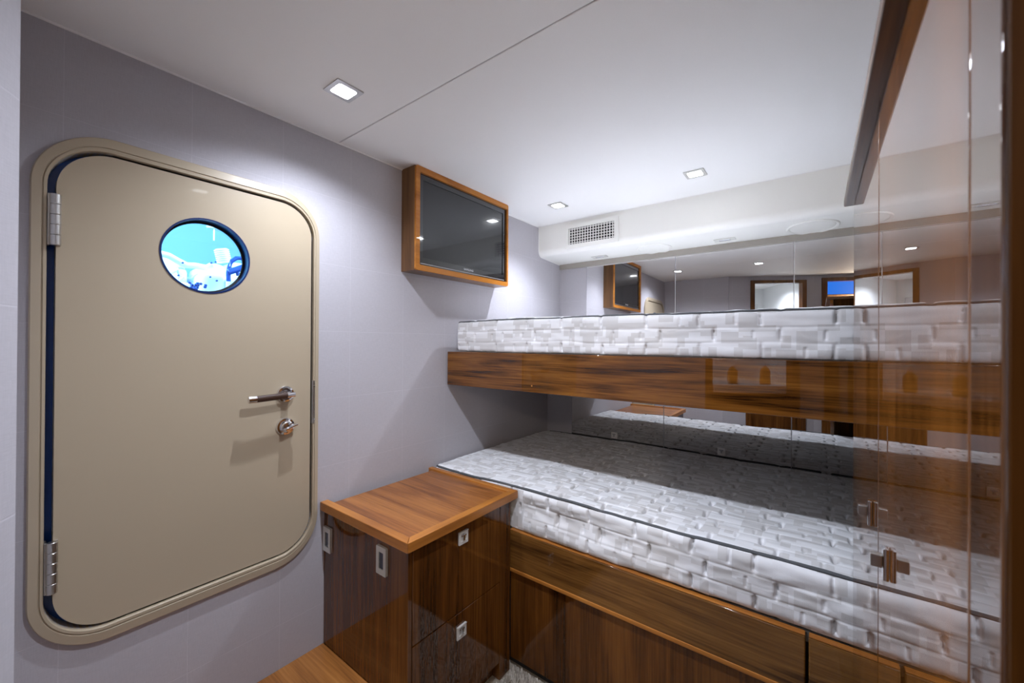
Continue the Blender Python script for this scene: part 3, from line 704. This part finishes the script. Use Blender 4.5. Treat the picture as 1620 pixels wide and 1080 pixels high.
# ------------------------------------------------------------------ rooms behind (seen in the mirrors)
def doorframe(name, label, xf, a, b_, top, w=.042):
    m = MB(); m.box(a, a+w, -.058, .012, 0, top, .003, 2, xf); m.box(b_-w, b_, -.058, .012, 0, top, .003, 2, xf); m.box(a+w, b_-w, -.058, .012, top-w*.75, top, .003, 2, xf)
    return struct(m.build(name, M['door2'], smooth=40), label, 'door frame')
doorframe('door_2', 'dark wood frame of the bathroom doorway on the slanting rear wall, seen in the mirrors', XB, D1a, D1b, 1.955)
doorframe('door_3', 'dark wood frame of the corridor doorway, seen at the right of the upper mirror', XC, D2a, D2b, 1.972, .05)
m = MB()
m.box(.05, .83, -1.05, -1.0, 0, ZC, xf=XB); m.box(.05, .09, -1.0, -.052, 0, ZC, xf=XB); m.box(.79, .83, -1.0, -.06, 0, ZC, xf=XB)
struct(m.build('wall_bathroom', M['bath']), 'white bathroom wall panels beyond the doorway', 'wall')
vt = thing('vanity_unit', 'wood fronted vanity with white counter in the bathroom doorway, seen in reflections', 'vanity', tuple(XB @ Vector((.48, -.3, 0))))
MB().box(.10, .78, -.60, -.075, 0, .945, .002, 1, XB).build('cabinet_body', M['door2'], vt)
MB().box(.092, .788, -.62, -.062, .946, 1.0, .006, 3, XB).build('counter', M['counter'], vt)
for i, (u, lab) in enumerate(((.44, 'pump bottle of amber liquid soap on the white counter, left one in the rail reflection'), (.64, 'pump bottle of amber liquid soap on the white counter, right one in the rail reflection'))):
    c = XB @ Vector((u, -.16, 1.0005)); bt = thing('soap_bottle', lab, 'bottle', tuple(c), 'amber soap bottles')
    MB().lathe([(0, 0), (.030, 0), (.032, .004), (.032, .085), (.024, .100), (.013, .106), (.013, .112), (0, .112)], c, 'z', 24).build('body', M['amber'], bt, 40)
    MB().lathe([(0, .1125), (.014, .1125), (.014, .125), (.005, .127), (.005, .145), (0, .145)], c, 'z', 16).build('pump', M['steel'], bt, 40)
m = MB(); bx = -.99
m.box(.15, .72, bx-.008, bx, 1.12, 1.80, .002, 1, XB); tag(m.build('bathroom_mirror', M['mirror']), 'rectangular bathroom mirror above the white counter', 'mirror')
c = XB @ Vector((.52, -.36, 0)); downlight(c.x, c.y, 'square ceiling downlight inside the bathroom, seen through the doorway in the mirror', 19)
# corridor
m = MB(); m.box(-.3, 1.3, -1.35, -1.3, 0, ZC, xf=XC); m.box(-.06, -.02, -1.3, -.05, 0, ZC, xf=XC) if False else None; m.box(1.2, 1.25, -1.3, -.05, 0, ZC, xf=XC)
struct(m.build('wall_passage', M['bath']), 'pale end wall of the corridor', 'wall')
cu = thing('corridor_cupboard', 'warm wood cupboard in the corridor, a sliver of it in the upper mirror', 'cupboard', tuple(XC @ Vector((.3, -.5, 0))))
MB().box(.10, .62, -.75, -.345, 0, 1.80, .003, 2, XC).build('body', M['tvwood'], cu)
MB().box(.085, .63, -.76, -.335, 1.80, 1.835, .004, 2, XC).build('top', M['tvwood'], cu)
pn = thing('switch_box', 'small white box with dark blue cap on top of the wardrobe, seen in the mirror', 'box', (.205, .60, WZ+.017))
MB().box(.145, .265, .56, .65, WZ+.0172, WZ+.050, .004, 2).build('case', M['bath'], pn, 40)
MB().lathe([(0, WZ+.0502), (.026, WZ+.0502), (.026, WZ+.0575), (.022, WZ+.060), (0, WZ+.060)], (.205, .605, 0), 'z', 28).build('cap', M['eblue'], pn, 40)
bs = thing('blue_display', 'glowing plain blue screen over the corridor cupboard, seen in the upper mirror', 'screen', tuple(XC @ Vector((.3, -.37, 1.837))))
MB().box(.05, .62, -.38, -.362, 1.837, 1.996, .002, 1, XC).build('casing', M['bezel'], bs)
MB().box(.075, .60, -.3618, -.360, 1.842, 1.992, xf=XC).build('screen', M['bluescr'], bs)
def lamp(kind, loc, e, col, size=.1, nm='lamp', rot=None):
    ld = bpy.data.lights.new(nm, kind); ld.energy = e; ld.color = col
    if kind == 'AREA': ld.size = size
    else: ld.shadow_soft_size = size
    o = bpy.data.objects.new(nm, ld); COL.objects.link(o); o.location = loc
    if rot: o.rotation_euler = rot
    return o
lamp('POINT', (-2.0, .0, 2.0), 30, (.40, .74, 1.), .12, 'engine_room_lamp')
lamp('POINT', (-1.75, 1.1, 1.9), 22, (.40, .74, 1.), .12, 'engine_room_lamp')
c = XC @ Vector((.60, -.16, 1.80)); lamp('POINT', c, 9, (1., .86, .70), .04, 'corridor_fill_lamp')  # unseen lamp added as warm fill for the cabin

# ------------------------------------------------------------------ world, camera, view
M['stile'].node_tree.nodes['Principled BSDF'].inputs['Specular IOR Level'].default_value = .02
w_ = bpy.data.worlds.new('world'); SC.world = w_; w_.use_nodes = True
w_.node_tree.nodes['Background'].inputs[0].default_value = (.5, .5, .55, 1); w_.node_tree.nodes['Background'].inputs[1].default_value = .05
yaw, pitch, roll = .650304, .003961, .005627
f = Vector((-math.sin(yaw)*math.cos(pitch), math.cos(yaw)*math.cos(pitch), math.sin(pitch)))
r = Vector((math.cos(yaw), math.sin(yaw), 0)); u = r.cross(f)
c, s = math.cos(roll), math.sin(roll)
r2 = c*r+s*u; u2 = -s*r+c*u
cd = bpy.data.cameras.new('camera'); cd.lens = 635.6/1620*36; cd.sensor_width = 36; cd.clip_start = .01
cd.dof.use_dof = True; cd.dof.focus_distance = 1.7; cd.dof.aperture_fstop = 7.1
cam = bpy.data.objects.new('camera', cd); COL.objects.link(cam)
cam.matrix_world = Matrix(((r2.x, u2.x, -f.x, 0), (r2.y, u2.y, -f.y, 0), (r2.z, u2.z, -f.z, 1.26), (0, 0, 0, 1)))
SC.camera = cam
SC.view_settings.view_transform = 'Standard'; SC.view_settings.look = 'None'; SC.view_settings.gamma = 1
SC.view_settings.exposure = 1.27
SC.view_settings.use_curve_mapping = False
